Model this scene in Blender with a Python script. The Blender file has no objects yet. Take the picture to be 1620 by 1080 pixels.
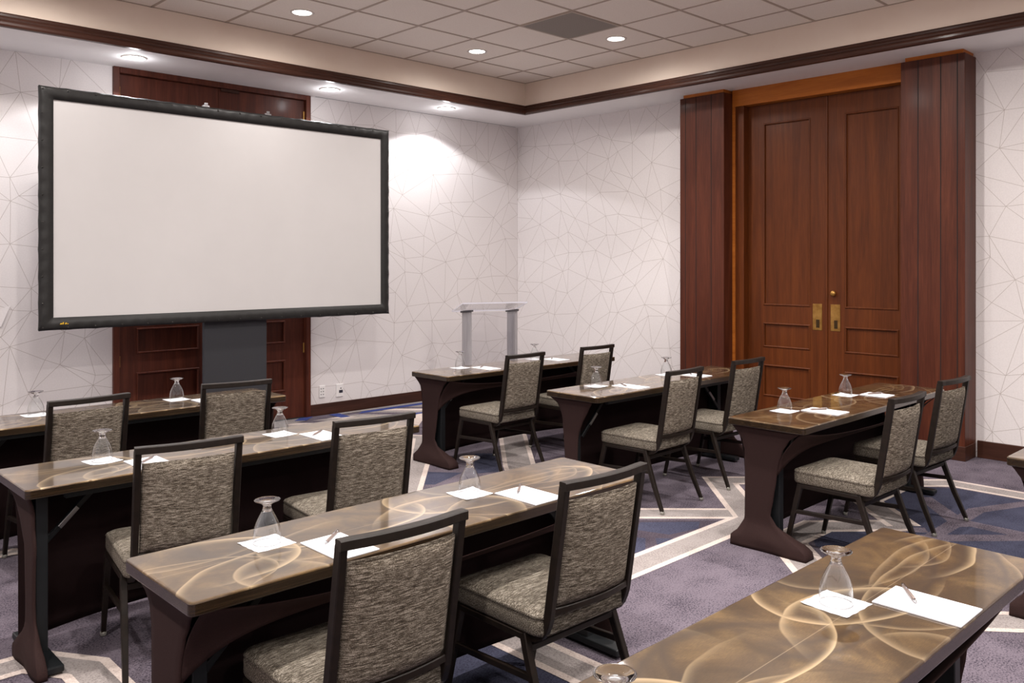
import bpy, math, random
from mathutils import Vector, Matrix
from mathutils.geometry import delaunay_2d_cdt
C = bpy.context.scene.collection
sc = bpy.context.scene
PI = math.pi
rnd = random.Random(7)

# ------------------------------------------------------------------ room measures (metres)
CX, CY = 7.514, 7.911          # planes of the right and back wall
HS, HC = 3.316, 3.682          # soffit and tile ceiling
EX, EY = 6.914, 7.147          # inner edges of the soffit
X0, Y0 = -2.6, -3.2            # left and front wall
TX, TY, TILE = 6.445, 6.690, 0.63

# ------------------------------------------------------------------ materials
def mat(name):
    m = bpy.data.materials.new(name); m.use_nodes = True
    nt = m.node_tree
    return m, nt, nt.nodes['Principled BSDF']
def srgb(r, g, b):
    f = lambda c: (c/255/12.92) if c/255 <= .04045 else ((c/255+.055)/1.055)**2.4
    return (f(r), f(g), f(b), 1)
def N(nt, kind, **kw):
    n = nt.nodes.new(kind)
    for k, v in kw.items():
        if k.startswith('i_'):
            key = k[2:]
            n.inputs[int(key) if key.isdigit() else key.replace('_', ' ')].default_value = v
        else: setattr(n, k, v)
    return n
def L(nt, a, b): nt.links.new(a, b)
def ramp(nt, fac, stops):
    r = nt.nodes.new('ShaderNodeValToRGB'); e = r.color_ramp.elements
    while len(e) < len(stops): e.new(.5)
    for i, (p, c) in enumerate(stops): e[i].position = p; e[i].color = c
    L(nt, fac, r.inputs[0]); return r.outputs[0]
def coords(nt, scale=(1, 1, 1), kind='Object', rnd_off=False):
    t = nt.nodes.new('ShaderNodeTexCoord'); v = t.outputs[kind]
    if rnd_off:
        oi = nt.nodes.new('ShaderNodeObjectInfo')
        mu = N(nt, 'ShaderNodeMath', operation='MULTIPLY', i_1=17.0); L(nt, oi.outputs['Random'], mu.inputs[0])
        ad = N(nt, 'ShaderNodeVectorMath', operation='ADD'); L(nt, v, ad.inputs[0]); L(nt, mu.outputs[0], ad.inputs[1]); v = ad.outputs[0]
    mp = N(nt, 'ShaderNodeMapping'); mp.inputs['Scale'].default_value = scale; L(nt, v, mp.inputs[0])
    return mp.outputs[0]
def noise(nt, vec, scale, detail=4, rough=.6, dist=0):
    n = N(nt, 'ShaderNodeTexNoise', i_Scale=scale, i_Detail=detail, i_Roughness=rough, i_Distortion=dist); L(nt, vec, n.inputs['Vector'])
    return n.outputs['Fac']
def bump(nt, b, h, strength=.3, dist=.002):
    n = N(nt, 'ShaderNodeBump', i_Strength=strength, i_Distance=dist); L(nt, h, n.inputs['Height']); L(nt, n.outputs[0], b.inputs['Normal'])
def plain(name, col, rough=.5, metal=0., coat=0., spec=.5):
    m, nt, b = mat(name)
    b.inputs['Base Color'].default_value = col; b.inputs['Roughness'].default_value = rough
    b.inputs['Metallic'].default_value = metal; b.inputs['Coat Weight'].default_value = coat
    b.inputs['Specular IOR Level'].default_value = spec
    return m
def mottled(name, c1, c2, scale=(1, 1, 1), ns=60, rough=.8, bstr=.0, lo=.35, hi=.65, spec=.5, coat=0., detail=4):
    m, nt, b = mat(name); v = coords(nt, scale)
    f = noise(nt, v, ns, detail)
    L(nt, ramp(nt, f, [(lo, c1), (hi, c2)]), b.inputs['Base Color'])
    b.inputs['Roughness'].default_value = rough; b.inputs['Specular IOR Level'].default_value = spec
    b.inputs['Coat Weight'].default_value = coat; b.inputs['Coat Roughness'].default_value = .2
    if bstr: bump(nt, b, f, bstr)
    return m
def wood(name, dark, mid, light, axis='z', rough=.45, coat=.08):
    m, nt, b = mat(name)
    s = {'z': (9, 9, .55), 'x': (.55, 9, 9), 'y': (9, .55, 9)}[axis]
    v = coords(nt, s, rnd_off=True)
    f1 = noise(nt, v, 1.1, 5, .6, 1.2); f2 = noise(nt, coords(nt, tuple(q*9 for q in s)), 1.0, 3)
    mx = N(nt, 'ShaderNodeMix', data_type='FLOAT', i_Factor=.35); L(nt, f1, mx.inputs[2]); L(nt, f2, mx.inputs[3])
    L(nt, ramp(nt, mx.outputs[0], [(.30, dark), (.5, mid), (.72, light)]), b.inputs['Base Color'])
    b.inputs['Roughness'].default_value = rough; b.inputs['Coat Weight'].default_value = coat; b.inputs['Coat Roughness'].default_value = .15; b.inputs['Specular IOR Level'].default_value = .22
    bump(nt, b, f2, .06)
    return m
M = {}
M['paper'] = mottled('wallpaper_ground', srgb(220, 214, 213), srgb(226, 220, 219), (1, 1, 1), 90, .75, .08)
M['line'] = plain('wallpaper_line', srgb(178, 168, 163), .55)
M['soffit'] = mottled('soffit_paint', srgb(234, 232, 232), srgb(238, 236, 236), ns=3, rough=.7)
M['fascia'] = mottled('fascia_paint', srgb(232, 214, 198), srgb(236, 220, 205), ns=2.2, rough=.75)
M['tile'] = mottled('ceiling_tile', srgb(234, 225, 215), srgb(243, 235, 226), ns=120, rough=.95, bstr=.35)
M['tbar'] = plain('ceiling_grid_metal', srgb(176, 160, 146), .6)
M['mahog'] = wood('mahogany', srgb(58, 24, 14), srgb(76, 36, 22), srgb(96, 50, 32))
M['mahogx'] = wood('mahogany_along', srgb(46, 25, 18), srgb(62, 36, 27), srgb(80, 48, 36), 'x')
M['mahogy'] = wood('mahogany_across', srgb(46, 25, 18), srgb(62, 36, 27), srgb(80, 48, 36), 'y')
M['doorwood'] = wood('door_veneer', srgb(70, 31, 8), srgb(88, 42, 13), srgb(106, 55, 20))
M['litwood'] = wood('lit_wood_painted', srgb(150, 82, 26), srgb(172, 98, 36), srgb(190, 114, 46), 'y')  # lit orange of header, caps and jamb edge painted into the wood colour
M['bdoor'] = wood('red_mahogany', srgb(60, 27, 18), srgb(80, 38, 26), srgb(102, 53, 36))
M['groove'] = plain('groove_dark', srgb(16, 7, 4), .8)
M['brass'] = mottled('aged_brass', srgb(150, 108, 52), srgb(190, 146, 80), ns=14, rough=.35)
M['brass'].node_tree.nodes['Principled BSDF'].inputs['Metallic'].default_value = .8
M['brassdark'] = plain('brass_recess', srgb(62, 44, 20), .5, .6)
M['white'] = plain('white_plastic', srgb(232, 228, 226), .4)
M['darkplastic'] = plain('dark_plastic', srgb(40, 40, 52), .4)
M['trimwhite'] = plain('downlight_trim', srgb(214, 206, 200), .45)
M['screen'] = mottled('screen_cloth', srgb(205, 202, 201), srgb(209, 206, 205), ns=1.2, rough=.85)
M['vinyl'] = mottled('black_vinyl', srgb(34, 33, 32), srgb(40, 39, 38), ns=30, rough=.45, bstr=.05, spec=.35)
M['drape'] = mottled('charcoal_cloth', srgb(44, 44, 48), srgb(54, 54, 58), ns=200, rough=.9)
M['steel'] = plain('brushed_steel', srgb(150, 148, 150), .35, .9)
M['yellow'] = plain('yellow_print', srgb(226, 180, 40), .5)
M['silver'] = mottled('silver_laminate', srgb(150, 146, 148), srgb(164, 160, 162), (1, 1, .1), 40, .45)
M['greycap'] = plain('grey_cap', srgb(62, 59, 62), .5)
M['frame'] = mottled('bronze_metal', srgb(25, 19, 15), srgb(33, 25, 20), ns=30, rough=.45, spec=.25)
M['frame'].node_tree.nodes['Principled BSDF'].inputs['Metallic'].default_value = 0
M['black'] = plain('black_powdercoat', srgb(24, 26, 28), .45, spec=.3)
M['glide'] = plain('clear_glide', srgb(150, 148, 140), .25, .4)
M['skirt'] = mottled('stretch_cloth', srgb(44, 30, 29), srgb(52, 36, 34), ns=300, rough=.8, spec=.12)
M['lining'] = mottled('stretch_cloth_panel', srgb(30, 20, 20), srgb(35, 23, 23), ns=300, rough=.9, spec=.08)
M['padpaper'] = plain('white_paper', srgb(226, 226, 230), .8, spec=.2)
M['napkin'] = mottled('napkin_paper', srgb(214, 214, 219), srgb(222, 222, 227), ns=150, rough=.9, bstr=.2, spec=.1)
M['mark'] = plain('pale_grey_print', srgb(206, 206, 212), .8)
M['penbody'] = plain('taupe_pen', srgb(120, 104, 98), .35, .2)
M['gunmetal'] = plain('gunmetal', srgb(74, 72, 70), .3, .8)
M['topedge'] = mottled('lacquered_edge', srgb(30, 21, 13), srgb(50, 37, 24), (1, 6, 60), 4, .25, coat=.5, spec=.3)
M['acedge'] = plain('acrylic_edge', srgb(232, 230, 238), .3)
M['chrome'] = plain('chrome', srgb(200, 198, 200), .18, 1.)

def fabric(name, c1, c2, c3):
    m, nt, b = mat(name)
    v = coords(nt, (26, 26, 330), rnd_off=True); f = noise(nt, v, 1.3, 3, .7)
    v2 = coords(nt, (420, 420, 420)); g = noise(nt, v2, 1, 1)
    mx = N(nt, 'ShaderNodeMix', data_type='FLOAT', i_Factor=.3); L(nt, f, mx.inputs[2]); L(nt, g, mx.inputs[3])
    L(nt, ramp(nt, mx.outputs[0], [(.38, c1), (.5, c2), (.62, c3)]), b.inputs['Base Color'])
    b.inputs['Roughness'].default_value = .9; b.inputs['Specular IOR Level'].default_value = .2
    bump(nt, b, mx.outputs[0], .3, .002)
    return m
M['tweed'] = fabric('tweed_back', srgb(46, 39, 32), srgb(96, 86, 74), srgb(176, 166, 152))
def fabric_seat(name, c1, c2, c3):
    m, nt, b = mat(name)
    v = coords(nt, (24, 210, 210), rnd_off=True); f = noise(nt, v, 1.3, 3, .7)
    v2 = coords(nt, (420, 420, 420)); g = noise(nt, v2, 1, 1)
    mx = N(nt, 'ShaderNodeMix', data_type='FLOAT', i_Factor=.3); L(nt, f, mx.inputs[2]); L(nt, g, mx.inputs[3])
    L(nt, ramp(nt, mx.outputs[0], [(.38, c1), (.5, c2), (.62, c3)]), b.inputs['Base Color'])
    b.inputs['Roughness'].default_value = .9; b.inputs['Specular IOR Level'].default_value = .2
    bump(nt, b, mx.outputs[0], .3, .002)
    return m
M['tweedseat'] = fabric_seat('tweed_seat', srgb(46, 40, 33), srgb(96, 88, 77), srgb(158, 150, 138))

def carpet(name, c1, c2):
    m, nt, b = mat(name)
    f = noise(nt, coords(nt, (1, 1, 1)), 120, 3, .8); g = noise(nt, coords(nt, (1, 1, 1)), 5, 3)
    mx = N(nt, 'ShaderNodeMix', data_type='FLOAT', i_Factor=.25); L(nt, f, mx.inputs[2]); L(nt, g, mx.inputs[3])
    L(nt, ramp(nt, mx.outputs[0], [(.41, c1), (.52, c2)]), b.inputs['Base Color'])
    b.inputs['Roughness'].default_value = 1; b.inputs['Specular IOR Level'].default_value = .05
    bump(nt, b, f, .6, .004)
    return m
M['c_purple'] = carpet('carpet_purple', srgb(56, 51, 60), srgb(108, 99, 108))
M['c_dark'] = carpet('carpet_plum', srgb(52, 46, 56), srgb(80, 72, 80))
M['c_grey'] = carpet('carpet_taupe', srgb(124, 116, 114), srgb(152, 144, 141))
M['c_cream'] = carpet('carpet_cream', srgb(178, 162, 154), srgb(204, 190, 182))
M['c_navy'] = carpet('carpet_navy', srgb(48, 49, 64), srgb(70, 71, 88))
M['c_blue'] = carpet('carpet_royal', srgb(50, 58, 104), srgb(66, 76, 132))

def tabletop_mat():
    m, nt, b = mat('bronze_painted_sheen')
    t = nt.nodes.new('ShaderNodeTexCoord'); oi = nt.nodes.new('ShaderNodeObjectInfo')
    v = t.outputs['Object']
    nd = N(nt, 'ShaderNodeTexNoise', i_Scale=2.2, i_Detail=2.0); L(nt, v, nd.inputs['Vector'])
    sb = N(nt, 'ShaderNodeVectorMath', operation='MULTIPLY_ADD'); L(nt, nd.outputs['Color'], sb.inputs[0]); sb.inputs[1].default_value = (.10, .10, 0); L(nt, v, sb.inputs[2])
    # slide the pattern a little from table to table
    ro = N(nt, 'ShaderNodeMath', operation='MULTIPLY_ADD', i_1=.16, i_2=-.08); L(nt, oi.outputs['Random'], ro.inputs[0])
    cb = nt.nodes.new('ShaderNodeCombineXYZ'); L(nt, ro.outputs[0], cb.inputs[0])
    va = N(nt, 'ShaderNodeVectorMath', operation='ADD'); L(nt, sb.outputs[0], va.inputs[0]); L(nt, cb.outputs[0], va.inputs[1])
    vec = va.outputs[0]
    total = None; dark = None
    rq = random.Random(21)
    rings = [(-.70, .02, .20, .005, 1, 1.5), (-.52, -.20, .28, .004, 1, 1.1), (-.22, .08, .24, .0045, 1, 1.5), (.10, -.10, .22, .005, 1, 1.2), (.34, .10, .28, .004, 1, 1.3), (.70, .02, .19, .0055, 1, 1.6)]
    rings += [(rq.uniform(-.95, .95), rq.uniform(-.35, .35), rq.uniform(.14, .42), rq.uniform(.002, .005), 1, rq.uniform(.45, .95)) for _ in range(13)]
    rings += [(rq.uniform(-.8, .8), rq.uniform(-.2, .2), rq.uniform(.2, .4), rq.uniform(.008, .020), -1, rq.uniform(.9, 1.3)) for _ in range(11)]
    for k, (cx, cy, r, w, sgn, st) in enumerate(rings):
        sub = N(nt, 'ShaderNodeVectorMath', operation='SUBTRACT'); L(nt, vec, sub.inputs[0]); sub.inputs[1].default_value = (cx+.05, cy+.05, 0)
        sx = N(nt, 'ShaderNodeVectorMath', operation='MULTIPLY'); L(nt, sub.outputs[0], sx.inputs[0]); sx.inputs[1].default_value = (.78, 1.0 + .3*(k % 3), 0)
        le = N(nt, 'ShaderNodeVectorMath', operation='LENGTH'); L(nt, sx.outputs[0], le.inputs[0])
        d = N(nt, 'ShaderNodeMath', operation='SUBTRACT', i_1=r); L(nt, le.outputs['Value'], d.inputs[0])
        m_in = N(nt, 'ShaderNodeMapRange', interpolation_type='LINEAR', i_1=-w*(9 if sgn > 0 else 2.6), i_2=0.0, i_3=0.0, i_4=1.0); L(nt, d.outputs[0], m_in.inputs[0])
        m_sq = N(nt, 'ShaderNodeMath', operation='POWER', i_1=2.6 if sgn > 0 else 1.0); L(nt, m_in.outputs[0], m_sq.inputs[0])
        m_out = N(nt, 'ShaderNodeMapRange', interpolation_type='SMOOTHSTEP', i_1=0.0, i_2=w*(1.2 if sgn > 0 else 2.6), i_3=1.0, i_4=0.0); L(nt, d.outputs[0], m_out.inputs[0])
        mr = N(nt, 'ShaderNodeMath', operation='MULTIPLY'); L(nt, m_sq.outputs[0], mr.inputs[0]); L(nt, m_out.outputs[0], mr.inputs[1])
        # each sheen arc is painted colour over part of its circle
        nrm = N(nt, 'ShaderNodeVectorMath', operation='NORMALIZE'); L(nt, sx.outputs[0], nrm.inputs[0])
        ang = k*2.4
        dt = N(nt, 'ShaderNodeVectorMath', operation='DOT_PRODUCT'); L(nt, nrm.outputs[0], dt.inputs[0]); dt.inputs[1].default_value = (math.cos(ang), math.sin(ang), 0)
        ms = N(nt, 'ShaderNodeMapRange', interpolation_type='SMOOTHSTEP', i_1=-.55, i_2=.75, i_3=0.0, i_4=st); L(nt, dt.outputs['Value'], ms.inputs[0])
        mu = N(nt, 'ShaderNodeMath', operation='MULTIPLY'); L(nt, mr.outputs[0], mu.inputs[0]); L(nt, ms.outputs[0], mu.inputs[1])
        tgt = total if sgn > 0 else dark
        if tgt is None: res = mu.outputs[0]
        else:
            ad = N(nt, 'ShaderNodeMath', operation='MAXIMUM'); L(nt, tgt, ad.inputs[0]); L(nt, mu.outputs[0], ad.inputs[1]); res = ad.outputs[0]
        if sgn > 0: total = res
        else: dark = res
    cl = noise(nt, vec, 4.5, 4, .6, .8)
    base = ramp(nt, cl, [(.28, srgb(46, 33, 18)), (.5, srgb(80, 60, 35)), (.75, srgb(124, 98, 60))])
    br = noise(nt, coords(nt, (60, 420, 60), rnd_off=True), 1, 3, .7, .4)
    m0 = N(nt, 'ShaderNodeMix', data_type='RGBA', blend_type='OVERLAY'); m0.inputs[0].default_value = .6
    L(nt, base, m0.inputs[6]); L(nt, br, m0.inputs[7])
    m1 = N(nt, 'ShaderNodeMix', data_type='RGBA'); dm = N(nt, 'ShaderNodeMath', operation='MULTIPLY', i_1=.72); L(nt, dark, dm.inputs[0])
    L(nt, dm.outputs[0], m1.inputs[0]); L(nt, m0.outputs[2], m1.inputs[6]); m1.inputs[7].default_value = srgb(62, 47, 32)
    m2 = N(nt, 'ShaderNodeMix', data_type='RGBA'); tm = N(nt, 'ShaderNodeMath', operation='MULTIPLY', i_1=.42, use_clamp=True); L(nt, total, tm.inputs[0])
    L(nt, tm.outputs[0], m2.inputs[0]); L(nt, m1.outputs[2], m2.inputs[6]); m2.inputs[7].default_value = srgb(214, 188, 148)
    # the thin fold line along the middle of the top
    sp = nt.nodes.new('ShaderNodeSeparateXYZ'); L(nt, v, sp.inputs[0])
    ay = N(nt, 'ShaderNodeMath', operation='ABSOLUTE'); L(nt, sp.outputs[1], ay.inputs[0])
    ls = N(nt, 'ShaderNodeMath', operation='LESS_THAN', i_1=.0012); L(nt, ay.outputs[0], ls.inputs[0])
    lm = N(nt, 'ShaderNodeMath', operation='MULTIPLY', i_1=.22); L(nt, ls.outputs[0], lm.inputs[0])
    m3 = N(nt, 'ShaderNodeMix', data_type='RGBA'); L(nt, lm.outputs[0], m3.inputs[0]); L(nt, m2.outputs[2], m3.inputs[6]); m3.inputs[7].default_value = srgb(210, 190, 160)
    L(nt, m3.outputs[2], b.inputs['Base Color'])
    b.inputs['Metallic'].default_value = .45; b.inputs['Roughness'].default_value = .38
    b.inputs['Coat Weight'].default_value = 1; b.inputs['Coat Roughness'].default_value = .05; b.inputs['Coat IOR'].default_value = 1.5
    return m
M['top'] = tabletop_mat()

def clear(name, tint, ior, lo=.0, pw_=4.0):
    m = bpy.data.materials.new(name); m.use_nodes = True; nt = m.node_tree; nt.nodes.remove(nt.nodes['Principled BSDF'])
    out = nt.nodes['Material Output']
    tr = N(nt, 'ShaderNodeBsdfTransparent'); tr.inputs[0].default_value = tint
    gl = N(nt, 'ShaderNodeBsdfGlossy', i_Roughness=.02)
    lw = N(nt, 'ShaderNodeLayerWeight', i_Blend=.5)
    pw = N(nt, 'ShaderNodeMath', operation='POWER', i_1=pw_); L(nt, lw.outputs['Facing'], pw.inputs[0])
    ad = N(nt, 'ShaderNodeMath', operation='MULTIPLY_ADD', i_1=ior, i_2=lo); L(nt, pw.outputs[0], ad.inputs[0])
    mx = N(nt, 'ShaderNodeMixShader'); L(nt, ad.outputs[0], mx.inputs[0]); L(nt, tr.outputs[0], mx.inputs[1]); L(nt, gl.outputs[0], mx.inputs[2])
    L(nt, mx.outputs[0], out.inputs[0]); return m
M['acrylic'] = clear('clear_acrylic', (.955, .955, .965, 1), .45, .03)
M['bowlglass'] = clear('thin_glass', (.955, .965, .965, 1), .9, .055, 2.4)
mg, ntg, bg = mat('solid_glass'); bg.inputs['Transmission Weight'].default_value = 1; bg.inputs['Roughness'].default_value = .0; bg.inputs['IOR'].default_value = 1.48
bg.inputs['Base Color'].default_value = (.98, .99, .99, 1); M['glass'] = mg
ml, ntl, bl = mat('lamp_lens'); bl.inputs['Base Color'].default_value = (.9, .9, .9, 1)
bl.inputs['Emission Color'].default_value = (1, .97, .93, 1); bl.inputs['Emission Strength'].default_value = 14; M['lens'] = ml

# grille: dark perforated metal
m, nt, b = mat('perforated_grille')
vo = N(nt, 'ShaderNodeTexVoronoi', i_Scale=46.0, i_Randomness=.0); L(nt, coords(nt), vo.inputs['Vector'])
L(nt, ramp(nt, vo.outputs['Distance'], [(.28, srgb(52, 46, 42)), (.42, srgb(132, 122, 114))]), b.inputs['Base Color']); b.inputs['Roughness'].default_value = .6
M['grille'] = m

# ------------------------------------------------------------------ mesh helpers
class MB:
    def __init__(s): s.v = []; s.f = []; s.m = []
    def add(s, vs, fs, mi=0):
        o = len(s.v); s.v += [tuple(p) for p in vs]; s.f += [tuple(i+o for i in f) for f in fs]; s.m += [mi]*len(fs); return s
    def box(s, a, b, mi=0):
        x0, y0, z0 = a; x1, y1, z1 = b
        vs = [(x0, y0, z0), (x1, y0, z0), (x1, y1, z0), (x0, y1, z0), (x0, y0, z1), (x1, y0, z1), (x1, y1, z1), (x0, y1, z1)]
        return s.add(vs, [(0, 3, 2, 1), (4, 5, 6, 7), (0, 1, 5, 4), (1, 2, 6, 5), (2, 3, 7, 6), (3, 0, 4, 7)], mi)
    def loops(s, rings, cap=True, mi=0, closed=True, capends=(True, True)):
        n = len(rings[0]); vs = [p for r in rings for p in r]; fs = []
        for i in range(len(rings)-1):
            for j in range(n if closed else n-1):
                k = (j+1) % n
                fs.append((i*n+j, i*n+k, (i+1)*n+k, (i+1)*n+j))
        if cap and capends[0]: fs.append(tuple(reversed(range(n))))
        if cap and capends[1]: fs.append(tuple((len(rings)-1)*n+j for j in range(n)))
        return s.add(vs, fs, mi)
    def sweep(s, path, w, d, side=(1, 0, 0), mi=0, scale=None):
        P = [Vector(p) for p in path]; R = []
        for i, p in enumerate(P):
            t = ((P[min(i+1, len(P)-1)]-P[i]).normalized() + (P[i]-P[max(i-1, 0)]).normalized()).normalized()
            u = Vector(side); u = (u - t*u.dot(t)).normalized(); q = t.cross(u)
            k = scale[i] if scale else 1
            c = .22
            pts = []
            for (a, e) in ((1, 1-c), (1-c, 1), (-1+c, 1), (-1, 1-c), (-1, -1+c), (-1+c, -1), (1-c, -1), (1, -1+c)):
                pts.append(p + u*(a*w/2*k) + q*(e*d/2*k))
            R.append(pts)
        return s.loops(R, mi=mi)
    def lathe(s, prof, n=32, mi=0, cap=False, z0=0):
        R = [[(r*math.cos(2*PI*j/n), r*math.sin(2*PI*j/n), z+z0) for j in range(n)] for r, z in prof]
        return s.loops(R, cap=cap, mi=mi)
    def grid(s, fn, nu, nv, mi=0):
        vs = [fn(i/nu, j/nv) for i in range(nu+1) for j in range(nv+1)]
        fs = [(i*(nv+1)+j, (i+1)*(nv+1)+j, (i+1)*(nv+1)+j+1, i*(nv+1)+j+1) for i in range(nu) for j in range(nv)]
        return s.add(vs, fs, mi)
    def build(s, name, mats, parent=None, smooth=False, bevel=0, seg=2, solid=0, solid_off=0, subsurf=0):
        me = bpy.data.meshes.new(name); me.from_pydata(s.v, [], s.f)
        if not isinstance(mats, (list, tuple)): mats = [mats]
        for k in mats: me.materials.append(M[k] if isinstance(k, str) else k)
        me.polygons.foreach_set('material_index', s.m)
        if smooth: me.polygons.foreach_set('use_smooth', [True]*len(me.polygons))
        me.update()
        import bmesh
        bm = bmesh.new(); bm.from_mesh(me); bmesh.ops.recalc_face_normals(bm, faces=bm.faces); bm.to_mesh(me); bm.free()
        o = bpy.data.objects.new(name, me); C.objects.link(o)
        if parent: o.parent = parent
        if solid:
            k = o.modifiers.new('thick', 'SOLIDIFY'); k.thickness = solid; k.offset = solid_off
        if bevel:
            k = o.modifiers.new('edge', 'BEVEL'); k.width = bevel; k.segments = seg; k.limit_method = 'ANGLE'; k.angle_limit = .6
        if subsurf:
            k = o.modifiers.new('sub', 'SUBSURF'); k.levels = subsurf; k.render_levels = subsurf
        return o
def tag(o, label, cat, group=None, kind=None):
    if label: o['label'] = label
    if cat: o['category'] = cat
    if group: o['group'] = group
    if kind: o['kind'] = kind
    return o
def thing(name, label, cat, loc=(0, 0, 0), rz=0, group=None, kind=None):
    o = bpy.data.objects.new(name, None); o.empty_display_size = .1; C.objects.link(o)
    o.location = loc; o.rotation_euler = (0, 0, rz)
    return tag(o, label, cat, group, kind)
def dup(root, loc, rz=None, label=None):
    r = root.copy(); C.objects.link(r); r.location = loc
    if rz is not None: r.rotation_euler = (0, 0, rz)
    if label: r['label'] = label
    for ch in list(root.children):
        c = ch.copy(); C.objects.link(c); c.parent = r
        for g in list(ch.children):
            d = g.copy(); C.objects.link(d); d.parent = c
    return r
def struct(o, label, cat): return tag(o, label, cat, None, 'structure')

# ------------------------------------------------------------------ setting: patterned walls
def wallpaper(rects, to3d, seed, name, label, back):
    mb = MB(); r = random.Random(seed)
    for (u0, u1, z0, z1) in rects:
        W, H = u1-u0, z1-z0
        pts = [(u0, z0), (u1, z0), (u1, z1), (u0, z1)]
        step = .24
        nu, nz = max(1, round(W/step)), max(1, round(H/step))
        for i in range(nu+1):
            for j in range(nz+1):
                on_u = i in (0, nu); on_z = j in (0, nz)
                if on_u and on_z: continue
                x = u0+W*i/nu; z = z0+H*j/nz
                if not on_u: x += r.uniform(-.47, .47)*step + (.5*step if j % 2 else 0)*.6
                if not on_z: z += r.uniform(-.40, .40)*step
                if not on_u: x = min(max(x, u0+.03), u1-.03)
                if not on_z: z = min(max(z, z0+.03), z1-.03)
                if r.random() < .2 and not (on_u or on_z): continue
                pts.append((x, z))
        res = delaunay_2d_cdt([Vector(p) for p in pts], [(0, 1), (1, 2), (2, 3), (3, 0)], [], 1, 1e-5)
        vs, fs = res[0], res[2]
        hw = .0017
        for f in fs:
            if len(f) != 3: continue
            a, b2, c2 = [Vector((vs[i][0], vs[i][1])) for i in f]
            la, lb, lc = (b2-c2).length, (c2-a).length, (a-b2).length
            per = la+lb+lc
            inc = (a*la+b2*lb+c2*lc)/per
            area = abs((b2-a).cross(c2-a))/2
            if area < 1e-6: continue
            rad = 2*area/per
            k = max(.05, 1-hw/rad)
            ins = [inc+(p-inc)*k for p in (a, b2, c2)]
            o = [to3d(p.x, p.y) for p in (a, b2, c2)] + [to3d(p.x, p.y) for p in ins]
            mb.add(o, [(3, 4, 5)], 0)
            mb.add(o, [(0, 1, 4, 3), (1, 2, 5, 4), (2, 0, 3, 5)], 1)
    for a, b in back: mb.box(a, b, 0)
    return struct(mb.build(name, ['paper', 'line']), label, 'wall')
D1L, D1R = 2.618, 4.545
wb_ = wallpaper([(X0, D1L, 0, HS+.004), (D1R, CX, 0, HS+.004)], lambda u, z: (u, CY, z), 3, 'wall_back', 'pale wallpapered wall with fine triangle lines behind the projection screen',
          [((X0, CY+.004, 0), (D1L, CY+.12, HS)), ((D1R, CY+.004, 0), (CX+.12, CY+.12, HS))])
fp = MB(); fp.add([(1.835, CY-.004, 1.247), (1.764, CY-.016, 1.076), (1.62, CY-.003, 1.17)], [(0, 1, 2)]); fp.build('loose_flap', 'paper', wb_, solid=.0015)
P2A, P2B = 5.235, 2.445
wallpaper([(P2A-.02, CY, 0, HS+.004), (Y0, P2B+.02, 0, HS+.004)], lambda u, z: (CX, u, z), 11, 'wall_right', 'pale wallpapered wall with fine triangle lines beside the tall wooden double doors',
          [((CX+.004, P2A, 0), (CX+.12, CY, HS)), ((CX+.004, Y0, 0), (CX+.12, P2B, HS))])
wallpaper([(Y0, CY, 0, HS)], lambda u, z: (X0, u, z), 5, 'wall_left', 'pale wallpapered wall on the left outside the picture', [((X0-.12, Y0, 0), (X0-.004, CY, HS))])
wallpaper([(X0, CX, 0, HS)], lambda u, z: (u, Y0, z), 6, 'wall_front', 'pale wallpapered wall behind the viewpoint', [((X0, Y0-.12, 0), (CX, Y0-.004, HS))])

# ------------------------------------------------------------------ setting: floor with woven pattern
fl = MB()
fl.box((X0, Y0, -.1), (CX, CY, 0), 0)
pz = [0]
def poly(pts, z, mi):
    pz[0] += 1; z = .0004+z*.25+pz[0]*2.5e-5
    fl.add([(x, y, z) for x, y in pts], [tuple(range(len(pts)))], mi)
def offset_line(pts, w):
    P = [Vector(p) for p in pts]; Lf = []; Rt = []
    for i, p in enumerate(P):
        d0 = (P[i]-P[i-1]).normalized() if i else (P[1]-P[0]).normalized()
        d1 = (P[i+1]-P[i]).normalized() if i < len(P)-1 else d0
        n0 = Vector((-d0.y, d0.x)); n1 = Vector((-d1.y, d1.x)); n = (n0+n1).normalized()
        k = w/2/max(.35, n.dot(n0))
        Lf.append(p+n*k); Rt.append(p-n*k)
    return Lf, Rt
def band(pts, w=.225, z=.0008, edge=.038):
    for ww, zz, mi in ((w, z, 3), (w-2*edge, z+.0004, 2)):
        a, b = offset_line(pts, ww)
        for i in range(len(pts)-1):
            poly([a[i], b[i], b[i+1], a[i+1]], zz, mi)
NAVY, DARK, GREY, CREAM, BLUE = 4, 1, 2, 3, 5
S2 = .7071
# filled fields
poly([(2.6, 2.95), (4.52, 2.95), (4.17, 3.31), (3.6, 3.9), (2.6, 3.9)], .0003, DARK)
poly([(4.15, 3.27), (4.42, 3.02), (4.30, 2.95), (4.08, 3.0), (4.01, 3.2)], .0005, NAVY)
poly([(3.97, 3.02), (4.05, 2.93), (3.87, 2.93)], .0005, NAVY); poly([(3.64, 2.93), (3.9, 3.11), (3.93, 3.06), (3.76, 2.93)], .0005, NAVY)
poly([(3.2, 2.93), (3.58, 2.93), (3.86, 3.14), (3.8, 3.5), (3.3, 3.4)], .0005, NAVY)
poly([(5.34, 3.24), (5.72, 2.86), (5.38, 2.55), (5.06, 2.9)], .0003, DARK)
poly([(5.32, 2.19), (5.6, 2.48), (6.2, 2.42), (6.36, 2.2), (6.36, 1.1), (5.2, 1.1), (4.5, 1.6), (4.5, 2.3), (4.9, 2.57)], .0003, NAVY)
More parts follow.
